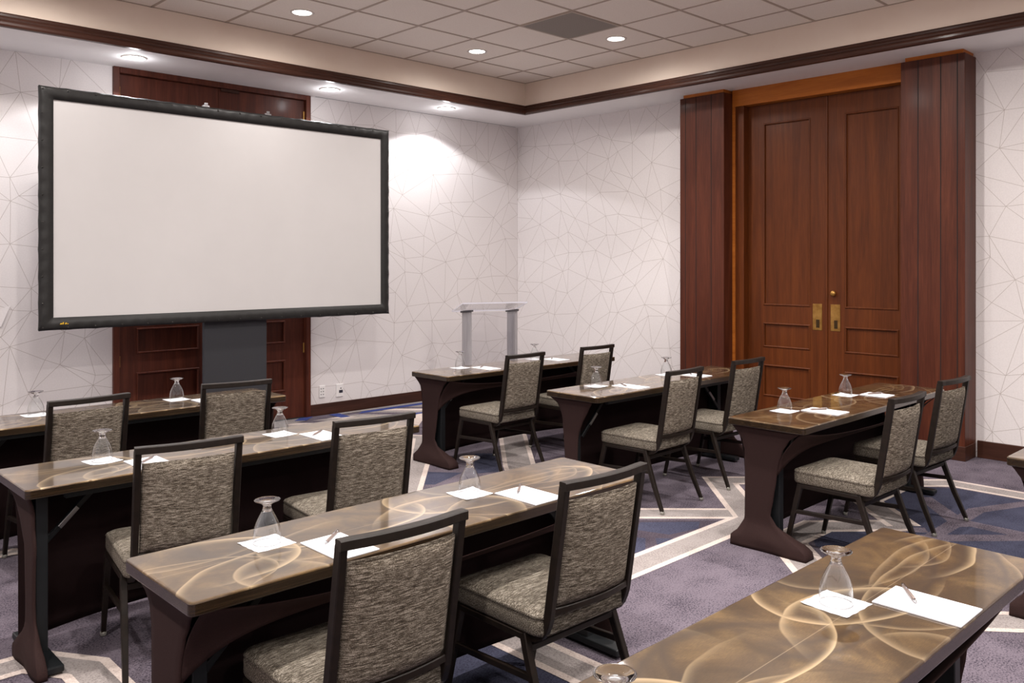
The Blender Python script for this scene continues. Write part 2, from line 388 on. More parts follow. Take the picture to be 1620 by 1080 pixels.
for p in ([(5.93, 2.30), (6.0, 2.23), (5.52, 1.80), (5.42, 1.88)], [(6.34, 1.76), (6.34, 1.66), (5.88, 1.86), (5.05, 1.86), (5.05, 1.95), (5.9, 1.96)],
          [(5.62, 1.88), (5.50, 1.88), (5.48, 1.1), (5.60, 1.1)], [(5.1, 2.0), (5.0, 1.92), (5.5, 1.45), (5.6, 1.5)], [(4.95, 2.45), (4.85, 2.4), (5.2, 1.95), (5.28, 2.0)]):
    poly(p, .0006, 0)
poly([(4.30, 5.87), (4.45, 5.82), (4.72, 6.13), (4.60, 6.26)], .0004, NAVY)
poly([(3.7, 4.95), (3.96, 5.23), (4.16, 4.99), (3.8, 4.86)], .0004, NAVY)
poly([(4.79, 5.3), (4.66, 5.42), (4.2, 4.9), (4.38, 4.82)], .0004, NAVY)
poly([(4.84, 4.9), (5.05, 5.08), (5.4, 5.0), (5.3, 4.84)], .0005, 0); poly([(4.84, 5.0), (5.3, 5.5), (6.2, 5.5), (6.2, 4.6), (4.9, 4.4), (4.7, 4.8)], .0003, DARK)
poly([(1.06, 3.45), (1.06, 3.75), (1.5, 3.75), (1.5, 3.2)], .0003, 0); poly([(2.45, 1.5), (2.45, 2.7), (1.2, 2.7), (1.2, 1.5)], .0003, NAVY)
# bands
V = (4.70, 2.83)
band([(2.4, 2.815), V, (5.36, 3.49), (5.86, 2.99), (6.3, 2.55)])
band([(4.70, 2.98), (4.26, 3.42), (3.5, 4.18)], z=.0018)
band([(2.9, .9), (4.47, 2.47), (4.85, 2.47), (5.24, 2.11)], z=.0010)
band([(5.22, 2.10), (5.62, 2.52), (6.24, 2.52), (6.48, 2.28), (6.48, .6)], z=.0020, w=.21)
band([(4.22, .3), (4.22, 1.15), (4.05, 1.35), (3.4, 1.95)], z=.0014)
band([(3.2, 4.45), (3.55, 4.84), (4.09, 5.45), (4.5, 5.95), (4.74, 6.25), (4.5, 6.6)], z=.0022, w=.19)
band([(4.4, 4.55), (4.62, 4.84), (5.16, 5.47), (5.7, 6.1)], z=.0012, w=.26)
band([(6.2, 3.4), (6.4, 3.75), (6.4, 4.3), (6.0, 4.9)], z=.0016)
band([(.3, 3.84), (.96, 3.84), (1.10, 3.62), (1.10, 3.0)], z=.0014, w=.19)
band([(.6, 5.3), (1.25, 5.36), (1.9, 5.0)], z=.0014, w=.12)
band([(2.47, .6), (2.47, 2.75)], z=.0024, w=.2)
# bright striped border near the back wall
for i in range(30):
    x = 3.0+i*.15; c = [GREY, 0, CREAM, GREY, CREAM, 0, GREY, BLUE][i % 8]
    poly([(x, 6.62), (x+.15, 6.62), (x+.15+.62, 7.24), (x+.62, 7.24)], .0030, c)
poly([(3.6, 7.24), (7.2, 7.24), (7.2, 7.30), (3.6, 7.30)], .0032, BLUE)
for i in range(24):
    x = 3.8+i*.17; c = [CREAM, GREY, 0, GREY, CREAM, 0, GREY][i % 7]
    poly([(x, 7.30), (x+.17, 7.30), (x-.21, 7.68), (x-.38, 7.68)], .0030, c)
poly([(5.0, 7.69), (7.2, 7.69), (7.2, 7.78), (5.1, 7.78)], .0032, BLUE)
poly([(4.85, 7.79), (7.2, 7.79), (7.2, 7.87), (4.85, 7.87)], .0032, GREY)
poly([(4.74, 7.86), (4.86, 7.85), (4.84, 7.60), (4.74, 7.62)], .0034, BLUE)
for x0 in (3.5, 4.35, 5.2, 6.0):
    poly([(x0, 6.7), (x0+.018, 6.7), (x0+.66, 7.34), (x0+.64, 7.34)], .0036, CREAM)
    poly([(x0+.02, 6.7), (x0+.10, 6.7), (x0+.74, 7.34), (x0+.66, 7.34)], .0036, BLUE)
poly([(3.9, 7.60), (4.4, 7.72), (4.57, 7.88), (3.9, 7.88)], .0034, GREY); poly([(4.40, 7.72), (4.57, 7.88), (4.42, 7.89), (4.3, 7.78)], .0038, BLUE)
struct(fl.build('floor', ['c_purple', 'c_dark', 'c_grey', 'c_cream', 'c_navy', 'c_blue']), 'purple carpet with taupe angular bands and navy fields', 'floor')

# ------------------------------------------------------------------ setting: ceiling, soffit, crown, baseboards
ce = MB()
ce.box((X0, Y0, HC), (EX+.02, EY+.02, HC+.1), 0)
g = .011
x = TX
while x > X0: ce.box((x-g, Y0, HC-.004), (x+g, EY, HC+.001), 1); x -= TILE
y = TY
while y > Y0: ce.box((X0, y-g, HC-.0045), (EX, y+g, HC+.001), 1); y -= TILE
ce.box((X0, EY-.018, HC-.004), (EX, EY, HC+.001), 1); ce.box((EX-.018, Y0, HC-.004), (EX, EY, HC+.001), 1)
ceil = struct(ce.build('ceiling', ['tile', 'tbar']), 'white acoustic tile ceiling in a metal grid', 'ceiling')
so = MB(); so.box((X0, EY, HS), (CX+.1, CY+.1, HS+.05)); so.box((EX, Y0, HS), (CX+.1, EY, HS+.05))
so.build('soffit', 'soffit', ceil)
fa = MB(); fa.box((X0, EY, HS+.05), (EX+.05, EY+.05, HC+.05)); fa.box((EX, Y0, HS+.05), (EX+.05, EY, HC+.05))
fa.build('fascia', 'fascia', ceil)
# linear slot in the soffit beside the back wall
sl = MB(); sl.box((4.6, CY-.032, HS-.0015), (CX-.06, CY-.024, HS+.001)); sl.build('slot', 'groove', ceil)
# crown moulding: profile (out from fascia, z)
prof = [(0.001, HS+.102), (.016, HS+.102), (.020, HS+.092), (.020, HS+.076), (.030, HS+.070), (.036, HS+.058), (.034, HS+.046), (.044, HS+.038), (.050, HS+.026), (.050, HS+.010), (.044, HS-.004), (.001, HS-.004)]
def run(axis):
    mb = MB()
    if axis == 'x': R = [[(e(o), EY-o, z) for o, z in prof] for e in (lambda o: X0+.001, lambda o: EX-o)]
    else: R = [[(EX-o, e(o), z) for o, z in prof] for e in (lambda o: Y0+.001, lambda o: EY-o)]
    return mb.loops(R)
struct(run('x').build('trim_1', 'mahogx', smooth=False), 'dark wood crown moulding along the soffit over the screen', 'moulding')
struct(run('y').build('trim_2', 'mahogy', smooth=False), 'dark wood crown moulding along the soffit over the doors', 'moulding')
b = MB(); b.box((D1R, CY-.018, 0), (CX, CY, .12)); struct(b.build('baseboard_back', 'mahogx', bevel=.003), 'dark wood baseboard right of the screen doors', 'baseboard')
b = MB(); b.box((X0, CY-.018, 0), (D1L, CY, .12)); struct(b.build('baseboard_back.001', 'mahogx', bevel=.003), 'dark wood baseboard left of the screen doors', 'baseboard')
b = MB(); b.box((CX-.018, Y0, 0), (CX, P2B-.02, .14)); struct(b.build('baseboard_right', 'mahogy', bevel=.003), 'dark wood baseboard right of the tall double doors', 'baseboard')
b = MB(); b.box((CX-.018, P2A+.01, 0), (CX, CY-.018, .12)); struct(b.build('baseboard_right.001', 'mahogy', bevel=.003), 'dark wood baseboard between the corner and the tall double doors', 'baseboard')

# ------------------------------------------------------------------ doors
def slab(u0, u1, z0, z1, panels, depth, thick, to):
    us = sorted({u0, u1, *[p[0] for p in panels], *[p[1] for p in panels]}); zs = sorted({z0, z1, *[p[2] for p in panels], *[p[3] for p in panels]})
    mb = MB()
    inp = lambda i, j: any(p[0]-1e-6 <= (us[i]+us[i+1])/2 <= p[1]+1e-6 and p[2] <= (zs[j]+zs[j+1])/2 <= p[3] for p in panels)
    dep = {}
    for i in range(len(us)-1):
        for j in range(len(zs)-1):
            d = depth if inp(i, j) else 0; dep[i, j] = d
            mb.add([to(us[i], zs[j], d), to(us[i+1], zs[j], d), to(us[i+1], zs[j+1], d), to(us[i], zs[j+1], d)], [(0, 1, 2, 3)])
    for (i, j), d in dep.items():
        if (i+1, j) in dep and dep[i+1, j] != d: mb.add([to(us[i+1], zs[j], 0), to(us[i+1], zs[j+1], 0), to(us[i+1], zs[j+1], depth), to(us[i+1], zs[j], depth)], [(0, 1, 2, 3)])
        if (i, j+1) in dep and dep[i, j+1] != d: mb.add([to(us[i], zs[j+1], 0), to(us[i+1], zs[j+1], 0), to(us[i+1], zs[j+1], depth), to(us[i], zs[j+1], depth)], [(0, 1, 2, 3)])
    q = [to(u0, z0, 0), to(u1, z0, 0), to(u1, z1, 0), to(u0, z1, 0), to(u0, z0, thick), to(u1, z0, thick), to(u1, z1, thick), to(u0, z1, thick)]
    mb.add(q, [(0, 1, 5, 4), (1, 2, 6, 5), (2, 3, 7, 6), (3, 0, 4, 7), (4, 5, 6, 7)])
    return mb
def moulding(p, to, w=.018, h=.014):
    u0, u1, z0, z1 = p; mb = MB(); R = []
    for (o, d) in ((w*.5, 0.004), (w*.5, -h*.5), (w*.2, -h), (-w*.2, -h), (-w*.5, -h*.5), (-w*.5, .006)):
        R.append([to(u0-o, z0-o, d), to(u1+o, z0-o, d), to(u1+o, z1+o, d), to(u0-o, z1+o, d)])
    return mb.loops(R, cap=False)
# door 1: behind the screen
YF = CY-.012
d1 = thing('door_1', 'red mahogany panelled double door behind the projection screen', 'door', (3.58, CY, 0), kind='structure')
def W(o):  # world-space mesh under an empty
    return (lambda u, z, d: (u-o.location.x, YF+.03+d-o.location.y, z))
f = MB(); ox, oy = d1.location.x, d1.location.y
for a, bb in (((D1L, YF-.02, 0), (D1L+.052, CY+.11, HS)), ((D1R-.052, YF-.02, 0), (D1R, CY+.11, HS)), ((D1L+.052, YF-.02, HS-.052), (D1R-.052, CY+.11, HS))):
    f.box((a[0]-ox, a[1]-oy, a[2]), (bb[0]-ox, bb[1]-oy, bb[2]))
f.build('door_frame', 'bdoor', d1, bevel=.004)
for (u0, u1, pa, pb) in ((2.672, 3.579, 2.832, 3.385), (3.583, 4.491, 3.735, 4.270)):
    pans = [(pa, pb, 1.19, 2.93), (pa, pb, .788, 1.0), (pa, pb, .30, .602)]
    lf = slab(u0, u1, .008, HS-.056, pans, .022, .05, W(d1)).build('door_leaf', 'bdoor', d1)
    for p in pans: moulding(p, W(d1)).build('panel_moulding', 'bdoor', lf)
    hx = u0+.006 if u0 < 3 else u1-.006
    for hz in (.72, 2.0, 3.1):
        h = MB(); R = [[(hx-ox+.008*math.cos(a*PI/4), YF+.022-oy+.008*math.sin(a*PI/4), z) for a in range(8)] for z in (hz-.05, hz+.05)]
        h.loops(R).build('hinge', 'brass', lf, smooth=False)
s_ = MB(); s_.box((3.60-ox, YF+.005-oy, 3.235), (3.78-ox, YF+.03-oy, 3.262)); s_.build('door_closer', 'mahogx', d1)

# door 2: tall double doors on the right wall between two planked pilasters
d2 = thing('door_2', 'tall mahogany double doors with brass flush pulls between planked pilasters', 'door', (CX, 3.72, 0), kind='structure')
ox, oy = d2.location.x, d2.location.y
T2 = lambda u, z, d: (CX+d-ox, u-oy, z)
XB = CX-.25
def loc(a, bb, o=d2): return ((a[0]-o.location.x, a[1]-o.location.y, a[2]), (bb[0]-o.location.x, bb[1]-o.location.y, bb[2]))
for (ya, yb, cuts) in ((4.683, 5.209, (4.83, 5.012, 5.141)), (2.440, 2.951, (2.498, 2.627, 2.808))):
    p = MB(); p.box(*loc((XB, ya, 0), (CX+.1, yb, HS-.035)))
    po = p.build('pilaster', 'mahog', d2, bevel=.004)
    for c in cuts:
        q = MB(); q.box(*loc((XB-.0012, c-.0035, .13), (XB+.003, c+.0035, HS-.036))); q.build('plank_groove', 'groove', po)
    q = MB(); q.box(*loc((XB-.004, ya-.004, 0), (CX-.019, yb+.004, .118))); q.build('plinth', 'mahogy', po, bevel=.004)
    q = MB(); q.box(*loc((XB+.02, ya+.02, HS-.036), (CX+.1, yb-.03, HS))); q.build('cap', 'litwood', po)
f = MB(); f.box(*loc((CX-.10, 2.951, 3.150), (CX+.1, 4.683, HS))); f.build('header', 'litwood', d2, bevel=.003)
for (ya, yb) in ((4.560, 4.683), (2.881-.0, 2.951)):
    f = MB(); f.box(*loc((CX-.085, ya, 0), (CX+.1, yb, 3.150))); f.build('jamb', 'doorwood', d2, bevel=.003)
f = MB(); f.box(*loc((CX-.099, 4.655, 0), (CX-.083, 4.683, 3.150))); f.build('jamb_edge', 'litwood', d2, bevel=.002)
for (u0, u1, pa, pb) in ((3.728, 4.558, 3.905, 4.385), (2.885, 3.724, 3.075, 3.550)):
    pans = [(pa, pb, 1.185, 2.955), (pa, pb, .776, 1.0), (pa, pb, .296, .590)]
    lf = slab(u0, u1, .008, 3.148, pans, .012, .05, T2).build('door_leaf', 'doorwood', d2)
    for p in pans: moulding(p, T2, .015, .008).build('panel_moulding', 'doorwood', lf)
    py = 3.825 if u0 > 3.5 else 3.648
    q = MB(); q.box(*loc((CX-.004, py-.046, .962), (CX+.001, py+.046, 1.208))); pl = q.build('pull_plate', 'brass', lf, bevel=.0015)
    q = MB(); q.box(*loc((CX-.0055, py-.022, .985), (CX-.0035, py+.012, 1.062))); q.build('finger_recess', 'brassdark', lf, bevel=.001)
    if u0 < 3.5:
        k = MB(); R = []
        for r, dd in ((.012, .0), (.012, .012), (.025, .016), (.027, .026), (.022, .036), (.010, .040)):
            R.append([(CX-dd-ox, 3.662-oy+r*math.cos(a*PI/10), 1.310+r*math.sin(a*PI/10)) for a in range(20)])
        k.loops(R).build('door_knob', 'brass', lf, smooth=True)
q = MB(); q.box(*loc((CX-.012, 3.722, .01), (CX+.002, 3.740, 3.145))); q.build('astragal', 'doorwood', d2, bevel=.003)

# ------------------------------------------------------------------ wall plates
def plate(name, label, x, z, w, h, holes):
    t = thing(name, label, 'outlet', (x, CY, z))
    a = MB(); a.box((-w/2, -.012, -h/2), (w/2, 0, h/2)); a.build('cover_plate', 'white', t, bevel=.004)
    for (hx, hz, hw, hh) in holes:
        k = MB(); k.box((hx-hw/2, -.0135, hz-hh/2), (hx+hw/2, -.011, hz+hh/2)); k.build('socket', 'darkplastic', t)
plate('wall_outlet', 'white multi-socket plate low on the wall nearest the screen doors', 4.69, .247, .068, .126, [(sx, sz, .010, .008) for sx in (-.015, .012) for sz in (.03, 0, -.03)])
plate('wall_jack', 'white wall jack with dark port right of the socket plate', 4.90, .238, .086, .137, [(.012, -.012, .045, .03), (.012, .022, .012, .012)])

# ------------------------------------------------------------------ ceiling fixtures
vent = thing('ceiling_vent', 'square dark perforated air vent in the tile ceiling', 'vent', (5.5, 5.11, HC))
vx, vy = TX-1.5*TILE-5.5, TY-2.5*TILE-5.11
h = TILE/2-.02
v_ = MB(); v_.box((vx-h, vy-h, -.008), (vx+h, vy+h, -.001)); v_.build('grille', 'grille', vent)
v_ = MB()
for r0, r1 in ((h, h+.022),):
    R = [[(vx-r, vy-r, z), (vx+r, vy-r, z), (vx+r, vy+r, z), (vx-r, vy+r, z)] for r, z in ((r0, -.009), (r1, -.009), (r1, -.001), (r0, -.001))]
    v_.loops(R+[R[0]], cap=False)
v_.build('frame', 'tbar', vent)

def downlight_proto(rad):
    t = thing('recessed_downlight', '', 'ceiling light')
    a = MB(); a.lathe([(rad*.98, -.001), (rad*1.02, -.006), (rad*1.22, -.007), (rad*1.30, -.003), (rad*1.30, -.0005)], 40); a.build('trim_ring', 'trimwhite', t, smooth=True)
    a = MB(); a.lathe([(rad, -.0015), (rad*.6, -.004), (.001, -.005)], 40); a.build('lens', 'lens', t, smooth=True)
    return t
def lamp(loc, energy, size, blend, col, rad=.05, aim=(0, 0)):
    d = bpy.data.lights.new('downlight_lamp', 'SPOT'); d.energy = energy; d.spot_size = size; d.spot_blend = blend; d.color = col; d.shadow_soft_size = rad
    o = bpy.data.objects.new('lamp', d); C.objects.link(o); o.location = (0, 0, -.03); o.rotation_euler = (aim[0], aim[1], 0); return o
PL = downlight_proto(.078)
first = [True]
E_CEIL, E_SOFF = 150, 44
WARM, COOL = (1, .945, .905), (.97, .97, 1.0)
def downlight(x, y, z, label, energy, size, blend, col, group='recessed downlights', aim=(0, 0)):
    if first[0]: o = PL; first[0] = False; o.location = (x, y, z); o['label'] = label
    else: o = dup(PL, (x, y, z), label=label)
    for ch in list(o.children):
        if ch.type == 'LIGHT': bpy.data.objects.remove(ch)
    o['group'] = group
    l = lamp(None, energy, size, blend, col, aim=aim); l.parent = o
    if z > HC-.1 and y < 6:
        l2 = lamp(None, 105, 1.6, .6, col); l2.name = 'beam'; l2.parent = o
    if z < HC-.1:
        d = bpy.data.lights.new('lens_glow', 'POINT'); d.energy = 2.2; d.color = col; d.shadow_soft_size = .04
        g_ = bpy.data.objects.new('lens_glow', d); C.objects.link(g_); g_.location = (0, 0, -.05); g_.parent = o
for (x, y, lb) in ((3.62, 6.42, 'round glowing downlight in the ceiling tiles above the left part of the screen'),
                   (5.52, 6.39, 'round glowing downlight in the ceiling tiles nearest the soffit corner'),
                   (6.13, 5.12, 'round glowing downlight in the ceiling tile beside the air vent')):
    downlight(x, y, HC, lb, E_CEIL*(.40 if y > 6 else .55), 3.12, .9, WARM)
hid = 'added unseen downlight in the ceiling tiles outside the picture'  # unseen ceiling downlights, added so the room gets enough light
for x, y in ((1.71, 6.42), (-.6, 6.42), (3.62, 4.2), (1.71, 4.2), (-.6, 4.2), (5.52, 2.9), (3.62, 2.0), (1.71, 2.0), (-.6, 2.0), (5.52, .9), (3.62, .2), (1.71, .55), (-.6, -.2), (5.52, -1.6), (2.7, -2.2), (.4, -2.2)):
    downlight(x, y, HC, hid, E_CEIL*(.40 if y > 6 else .74), 3.12, .7, WARM, 'added downlights outside the picture')
for (x, lb) in ((2.636, 'round downlight in the white soffit above the left end of the screen doors'), (4.504, 'round downlight in the white soffit above the right half of the screen'),
                (5.981, 'round downlight in the white soffit right of the screen, near the corner')):
    downlight(x, 7.447, HS, lb, E_SOFF, 2.28, .12, COOL)
for x in (.77, -1.1): downlight(x, 7.447, HS, 'added unseen downlight in the white soffit left of the picture', E_SOFF, 2.28, .12, COOL, 'added soffit downlights left of the picture')  # out-of-view soffit downlights added for more room light

# ------------------------------------------------------------------ projection screen
SY = 7.15
ps = thing('projection_screen', 'large white projection screen with wrinkled black vinyl border on a charcoal stand', 'projection screen', (3.425, SY, 0))
sx0, sx1, sz0, sz1 = 1.845-3.425, 5.005-3.425, 1.080, 2.928
bw = .098
a = MB(); a.box((sx0+bw-.01, .004, sz0+bw-.01), (sx1-bw+.01, .014, sz1-bw+.01)); a.build('screen_surface', 'screen', ps)
a = MB(); ring = []
def perim(n_long, n_short):
    out = []
    for k in range(n_long): out.append((k/n_long, 0))
    for k in range(n_short): out.append((1, k/n_short))
    for k in range(n_long): out.append((1-k/n_long, 1))
    for k in range(n_short): out.append((0, 1-k/n_short))
    return out
snaps = []
R = [[], [], [], [], [], []]
for (u, w) in perim(120, 60):
    onx = w in (0, 1)
    if onx: ph = u*16
    else: ph = w*9
    amp = .0035*(abs(math.sin(ph*PI))**.8) if 0 < (u if onx else w) < 1 else 0
    wr = .004*math.sin(ph*2*PI*1.7+u*9)
    inx, inz = sx0+bw+(sx1-sx0-2*bw)*u, sz0+bw+(sz1-sz0-2*bw)*w
    oxx, ozz = sx0+(sx1-sx0)*u, sz0+(sz1-sz0)*w
    dx = (1 if u == 1 else -1 if u == 0 else 0); dz = (1 if w == 1 else -1 if w == 0 else 0)
    A = (oxx-dx*amp, ozz-dz*amp)
    mid = ((inx+A[0])/2, (inz+A[1])/2)
    q3 = (inx*.22+A[0]*.78, inz*.22+A[1]*.78)
    R[0].append((inx, .003, inz)); R[1].append((inx, -.004, inz)); R[2].append((mid[0], -.006, mid[1])); R[3].append((q3[0], -.008+wr, q3[1])); R[4].append((A[0], .002+wr*.6, A[1])); R[5].append((A[0]-dx*.004, .045, A[1]-dz*.004))
a.loops(R, cap=False); a.build('border', 'vinyl', ps, smooth=True)
sn = MB(); sn.lathe([(.0065, 0), (.0065, .002), (.004, .004), (.001, .0045)], 12)
sproto = sn.build('snap_button', 'gunmetal', ps, smooth=True); sproto.rotation_euler = (PI/2, 0, 0); used = False
spos = [(sx0+(sx1-sx0)*k/16, z) for k in range(1, 16) for z in (sz0+.022, sz1-.022)] + [(x, sz0+(sz1-sz0)*k/9) for k in range(1, 9) for x in (sx0+.022, sx1-.022)] + [(x, z) for x in (sx0+.024, sx1-.024) for z in (sz0+.024, sz1-.024)]
for i, (x, z) in enumerate(spos):
    o = sproto if i == 0 else sproto.copy()
    if i: C.objects.link(o); o.parent = ps
    o.location = (x, -.008, z)
for x in (3.13, 3.70):
    a = MB(); a.box((x-3.425-.03, .01, sz1-.004), (x-3.425+.03, .035, sz1+.012)); a.box((x-3.425-.012, .012, sz1+.012), (x-3.425+.016, .03, sz1+.034)); a.build('clamp', 'steel', ps, bevel=.003)
a = MB(); a.box((3.135-3.425, .07, .02), (3.715-3.425, .11, 2.6)); a.build('stand_panel', 'drape', ps, bevel=.004)
a = MB(); a.box((3.10-3.425, .03, 0), (3.75-3.425, .45, .02)); a.build('stand_base', 'black', ps, bevel=.003)
for x in (3.2, 3.65):
    a = MB(); a.box((x-3.425-.02, .045, 1.2), (x-3.425+.02, .07, 2.5)); a.build('bracket', 'black', ps)
a = MB()
for i, (w2, h2) in enumerate(((.018, .010), (.012, .016), (.016, .012), (.010, .006))):
    x = sx0+.14+i*.017; a.add([(x, -.0105, sz0+.045), (x+w2*.8, -.0105, sz0+.045), (x+w2, -.0105, sz0+.045+h2), (x+w2*.3, -.0105, sz0+.045+h2)], [(0, 1, 2, 3)])
o = a.build('maker_mark', 'yellow', ps, solid=.001); o['label'] = 'tiny yellow mark'

# ------------------------------------------------------------------ lectern
ang = math.radians(-22)
le = thing('lectern', 'clear acrylic lectern with two silver columns standing in the room corner', 'lectern', (6.32, 7.10, 0), ang)
a = MB(); a.box((-.38, -.27, 0), (.38, .27, .025)); a.build('base', 'silver', le, bevel=.006)
def column(s):
    m_ = MB(); R = []
    sec = []
    for k in range(13):
        t = PI*k/12
        sec.append((s*(.255+.055*math.sin(t)), .13*math.cos(t)))
    for z in (.025, 1.06):
        R.append([(x, y, z-(0 if z < .5 else (y+.13)*.10)) for x, y in sec])
    m_.loops(R); return m_
for s in (-1, 1):
    co = column(s).build('side_column', 'silver', le)
    m_ = MB(); R = []
    for dz, k in ((0, 1), (.018, 1.0)):
        R.append([(s*(.245+.085*math.sin(PI*q/12)), .155*math.cos(PI*q/12), 1.061+dz-(.155*math.cos(PI*q/12)+.13)*.10) for q in range(13)])
    m_.loops(R).build('column_cap', 'greycap', co)
a = MB(); a.box((-.255, -.075, .30), (.255, -.065, 1.05)); a.build('front_panel', 'acrylic', le)
a = MB()
def deck(th):
    z = lambda y: 1.112-(y+.05)*.27
    P = [(-.375, -.19), (.375, -.19), (.375, .20), (-.375, .20)]
    a.loops([[(x, y, z(y)+dz) for x, y in P] for dz in (0, th)])
deck(.012)
top = a.build('reading_desk', 'acrylic', le)
for y in (-.19, .20):
    z = 1.112-(y+.05)*.27; e = MB(); e.box((-.375, y-.003, z-.001), (.375, y+.003, z+.013)); e.build('polished_edge', 'acedge', top)
for x in (-.375, .375):
    e = MB(); e.sweep([(x, -.19, 1.112+.14*.27+.006), (x, .20, 1.112-.25*.27+.006)], .005, .013); e.build('polished_edge', 'acedge', top)
for y, dy, hh in ((-.19, -.004, .016), (.19, .01, .03)):
    e = MB(); z = 1.112-(y+.05)*.27; e.box((-.375, y+dy, z-.002), (.375, y+dy+.008, z+hh)); e.build('lip', 'acrylic', top)

# ------------------------------------------------------------------ training tables
ZT = .72
def interp(tab, z):
    for (z0, v0), (z1, v1) in zip(tab, tab[1:]):
        if z0 >= z >= z1:
            t = (z0-z)/(z0-z1); t = t*t*(3-2*t)*.5+t*.5; return v0+(v1-v0)*t
    return tab[-1][1] if z < tab[-1][0] else tab[0][1]
NARCH = [(.683, -.205), (.63, -.125), (.56, -.080), (.48, -.056), (.40, -.045), (.30, -.028), (.20, -.008), (.15, -.045), (.10, -.125), (.06, -.205), (.035, -.232), (0, -.236)]
NOPEN = [(.683, -.165), (.62, -.125), (.52, -.090), (.40, -.068), (.25, -.062), (.17, -.075), (.11, -.13), (.06, -.20), (.035, -.225), (0, -.23)]
FFAR = [(.683, .222), (.64, .197), (.60, .168), (.54, .152), (.30, .150), (.16, .152), (.10, .180), (.055, .225), (0, .228)]
FOPEN = [(.683, .222), (.62, .140), (.54, .090), (.44, .062), (.25, .050), (.12, .052), (.08, .085), (.055, .105), (0, .11)]
def make_table(HL, arched, label, dy=0):
    t = thing('training_table', label, 'table', group='swirl-topped training tables')
    HD = .235
    # top with a soft bullnose
    a = MB(); R = []
    def rr(hx, hy, r, z, n=6):
        out = []
        for cx, cy, a0 in ((hx-r, hy-r, 0), (-hx+r, hy-r, PI/2), (-hx+r, -hy+r, PI), (hx-r, -hy+r, 1.5*PI)):
            for k in range(n+1):
                q = a0+PI/2*k/n; out.append((cx+r*math.cos(q), cy+r*math.sin(q), z))
        return out
    for ins, z in ((.006, .680), (.001, .682), (0, .685), (0, .7135), (.0008, .7165), (.0022, .7186), (.0042, .7196), (.007, ZT)):
        R.append(rr(HL-ins, HD-ins, .018-min(ins, .014)*.6, z))
    a.loops(R)
    a.m = [1 if sum(a.v[i][2] for i in f)/len(f) < .714 else 0 for f in a.f]
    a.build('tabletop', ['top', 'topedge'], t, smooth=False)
    for s in (-1, 1):
        e = s*HL; q = lambda d: e-s*d
        # stretch fabric end
        N_, F_ = (NARCH, FFAR) if arched else (NOPEN, FOPEN)
        sock = arched and s < 0; oy = 0 if arched else dy
        zs = [.683, .66, .63, .60, .57, .54, .50, .46, .42, .38, .33, .28, .24, .20, .17, .15, .13, .11, .09, .07, .055, .04, .02, .002]
        R = []
        for z in zs:
            n0, f0 = interp(N_, z), interp(F_, z)
            if not arched: kz = min(1, max(0, (.66-z)/.2)); n0 += dy*kz; f0 += dy*kz
            elif s > 0 and z < .2: n0 = max(n0, -.10); f0 = min(f0, .18)
            k = min(1, max(0, (.16-z)/.12)); k = k*k*(3-2*k)
            kt = max(0, (z-.6)/.083)
            xo = .045-.03*k-.03*kt*kt; th = .012+(.085 if sock else .030)*k
            pl = .004*k
            sec = []
            for i in range(8):
                y = n0+.006+(f0-n0-.012)*i/7; sec.append((q(xo+pl*math.sin(i*5+z*30)), y, z))
            sec.append((q(xo+.004), f0, z)); sec.append((q(xo+th-.004), f0, z))
            for i in range(8):
                y = f0-.006-(f0-n0-.012)*i/7; sec.append((q(xo+th), y, z))
            sec.append((q(xo+th-.004), n0, z)); sec.append((q(xo+.004), n0, z))
            R.append(sec)
        a = MB(); a.loops(R); so_ = a.build('skirt_end', 'skirt', t, smooth=True)
        # folding leg
        lx = .085 if sock else (.10 if arched else (.060 if s < 0 else (.195 if HL > .95 else .115)))
        a = MB(); a.box((min(q(lx), q(lx+.045)), -.045+oy, .035), (max(q(lx), q(lx+.045)), .045+oy, .678)); lg = a.build('folding_leg', 'black', t, bevel=.004)
        fx = .03 if sock else lx-.013

        a = MB(); a.box((min(q(fx), q(fx+.07)), -.215+oy, .012), (max(q(fx), q(fx+.07)), .21+oy*.5, .04)); a.build('foot_bar', 'black', lg, bevel=.006)
        a = MB(); a.sweep([(q(lx+.05), 0, .42), (q(lx+.30), 0, .672)], .018, .022, (0, 1, 0)); a.build('brace', 'black', lg)
        a = MB(); a.sweep([(q(lx+.12), -.012, .492), (q(lx+.19), -.012, .562)], .008, .018, (0, 1, 0)); a.build('brace_lock', 'steel', lg)
    # panel on the screen side
    def far(u, w):
        x = -HL+.055+(2*HL-.11)*u; s_ = min(u, 1-u)*(2*HL-.11)
        zb = .012+.05*(1-math.exp(-s_/.25))
        y = (.150 if arched else .100)+(.012)*(1-math.exp(-s_/.3)); yt = .215
        z = .682+(zb-.682)*w
        k = (1-w)**6
        return (x, y+(yt-y)*k, z)
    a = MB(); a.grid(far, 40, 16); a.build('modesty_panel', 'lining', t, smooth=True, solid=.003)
    if arched:
        def near(u, w):
            x = -HL+.052+(2*HL-.104)*u; s_ = min(u, 1-u)*(2*HL-.104)
            zb = .576-.146*math.exp(-s_/.12); zt = .602+.079*math.exp(-s_/.3)
            yb = -.052-.115*(1-math.exp(-s_/.25)); yt = -.202
            return (x, yb+(yt-yb)*(1-w)**2.0, zt+(zb-zt)*w)
        a = MB(); a.grid(near, 80, 10); a.build('swag_panel', 'skirt', t, smooth=True, solid=.003)
    else:
        a = MB(); a.box((-HL+.15, -.20, .655), (HL-.15, -.17, .679)); a.build('apron_rail', 'black', t, bevel=.002)
    return t
LX, LHL, RX, RHL = 1.850, .942, 5.170, .998
tabs = {}
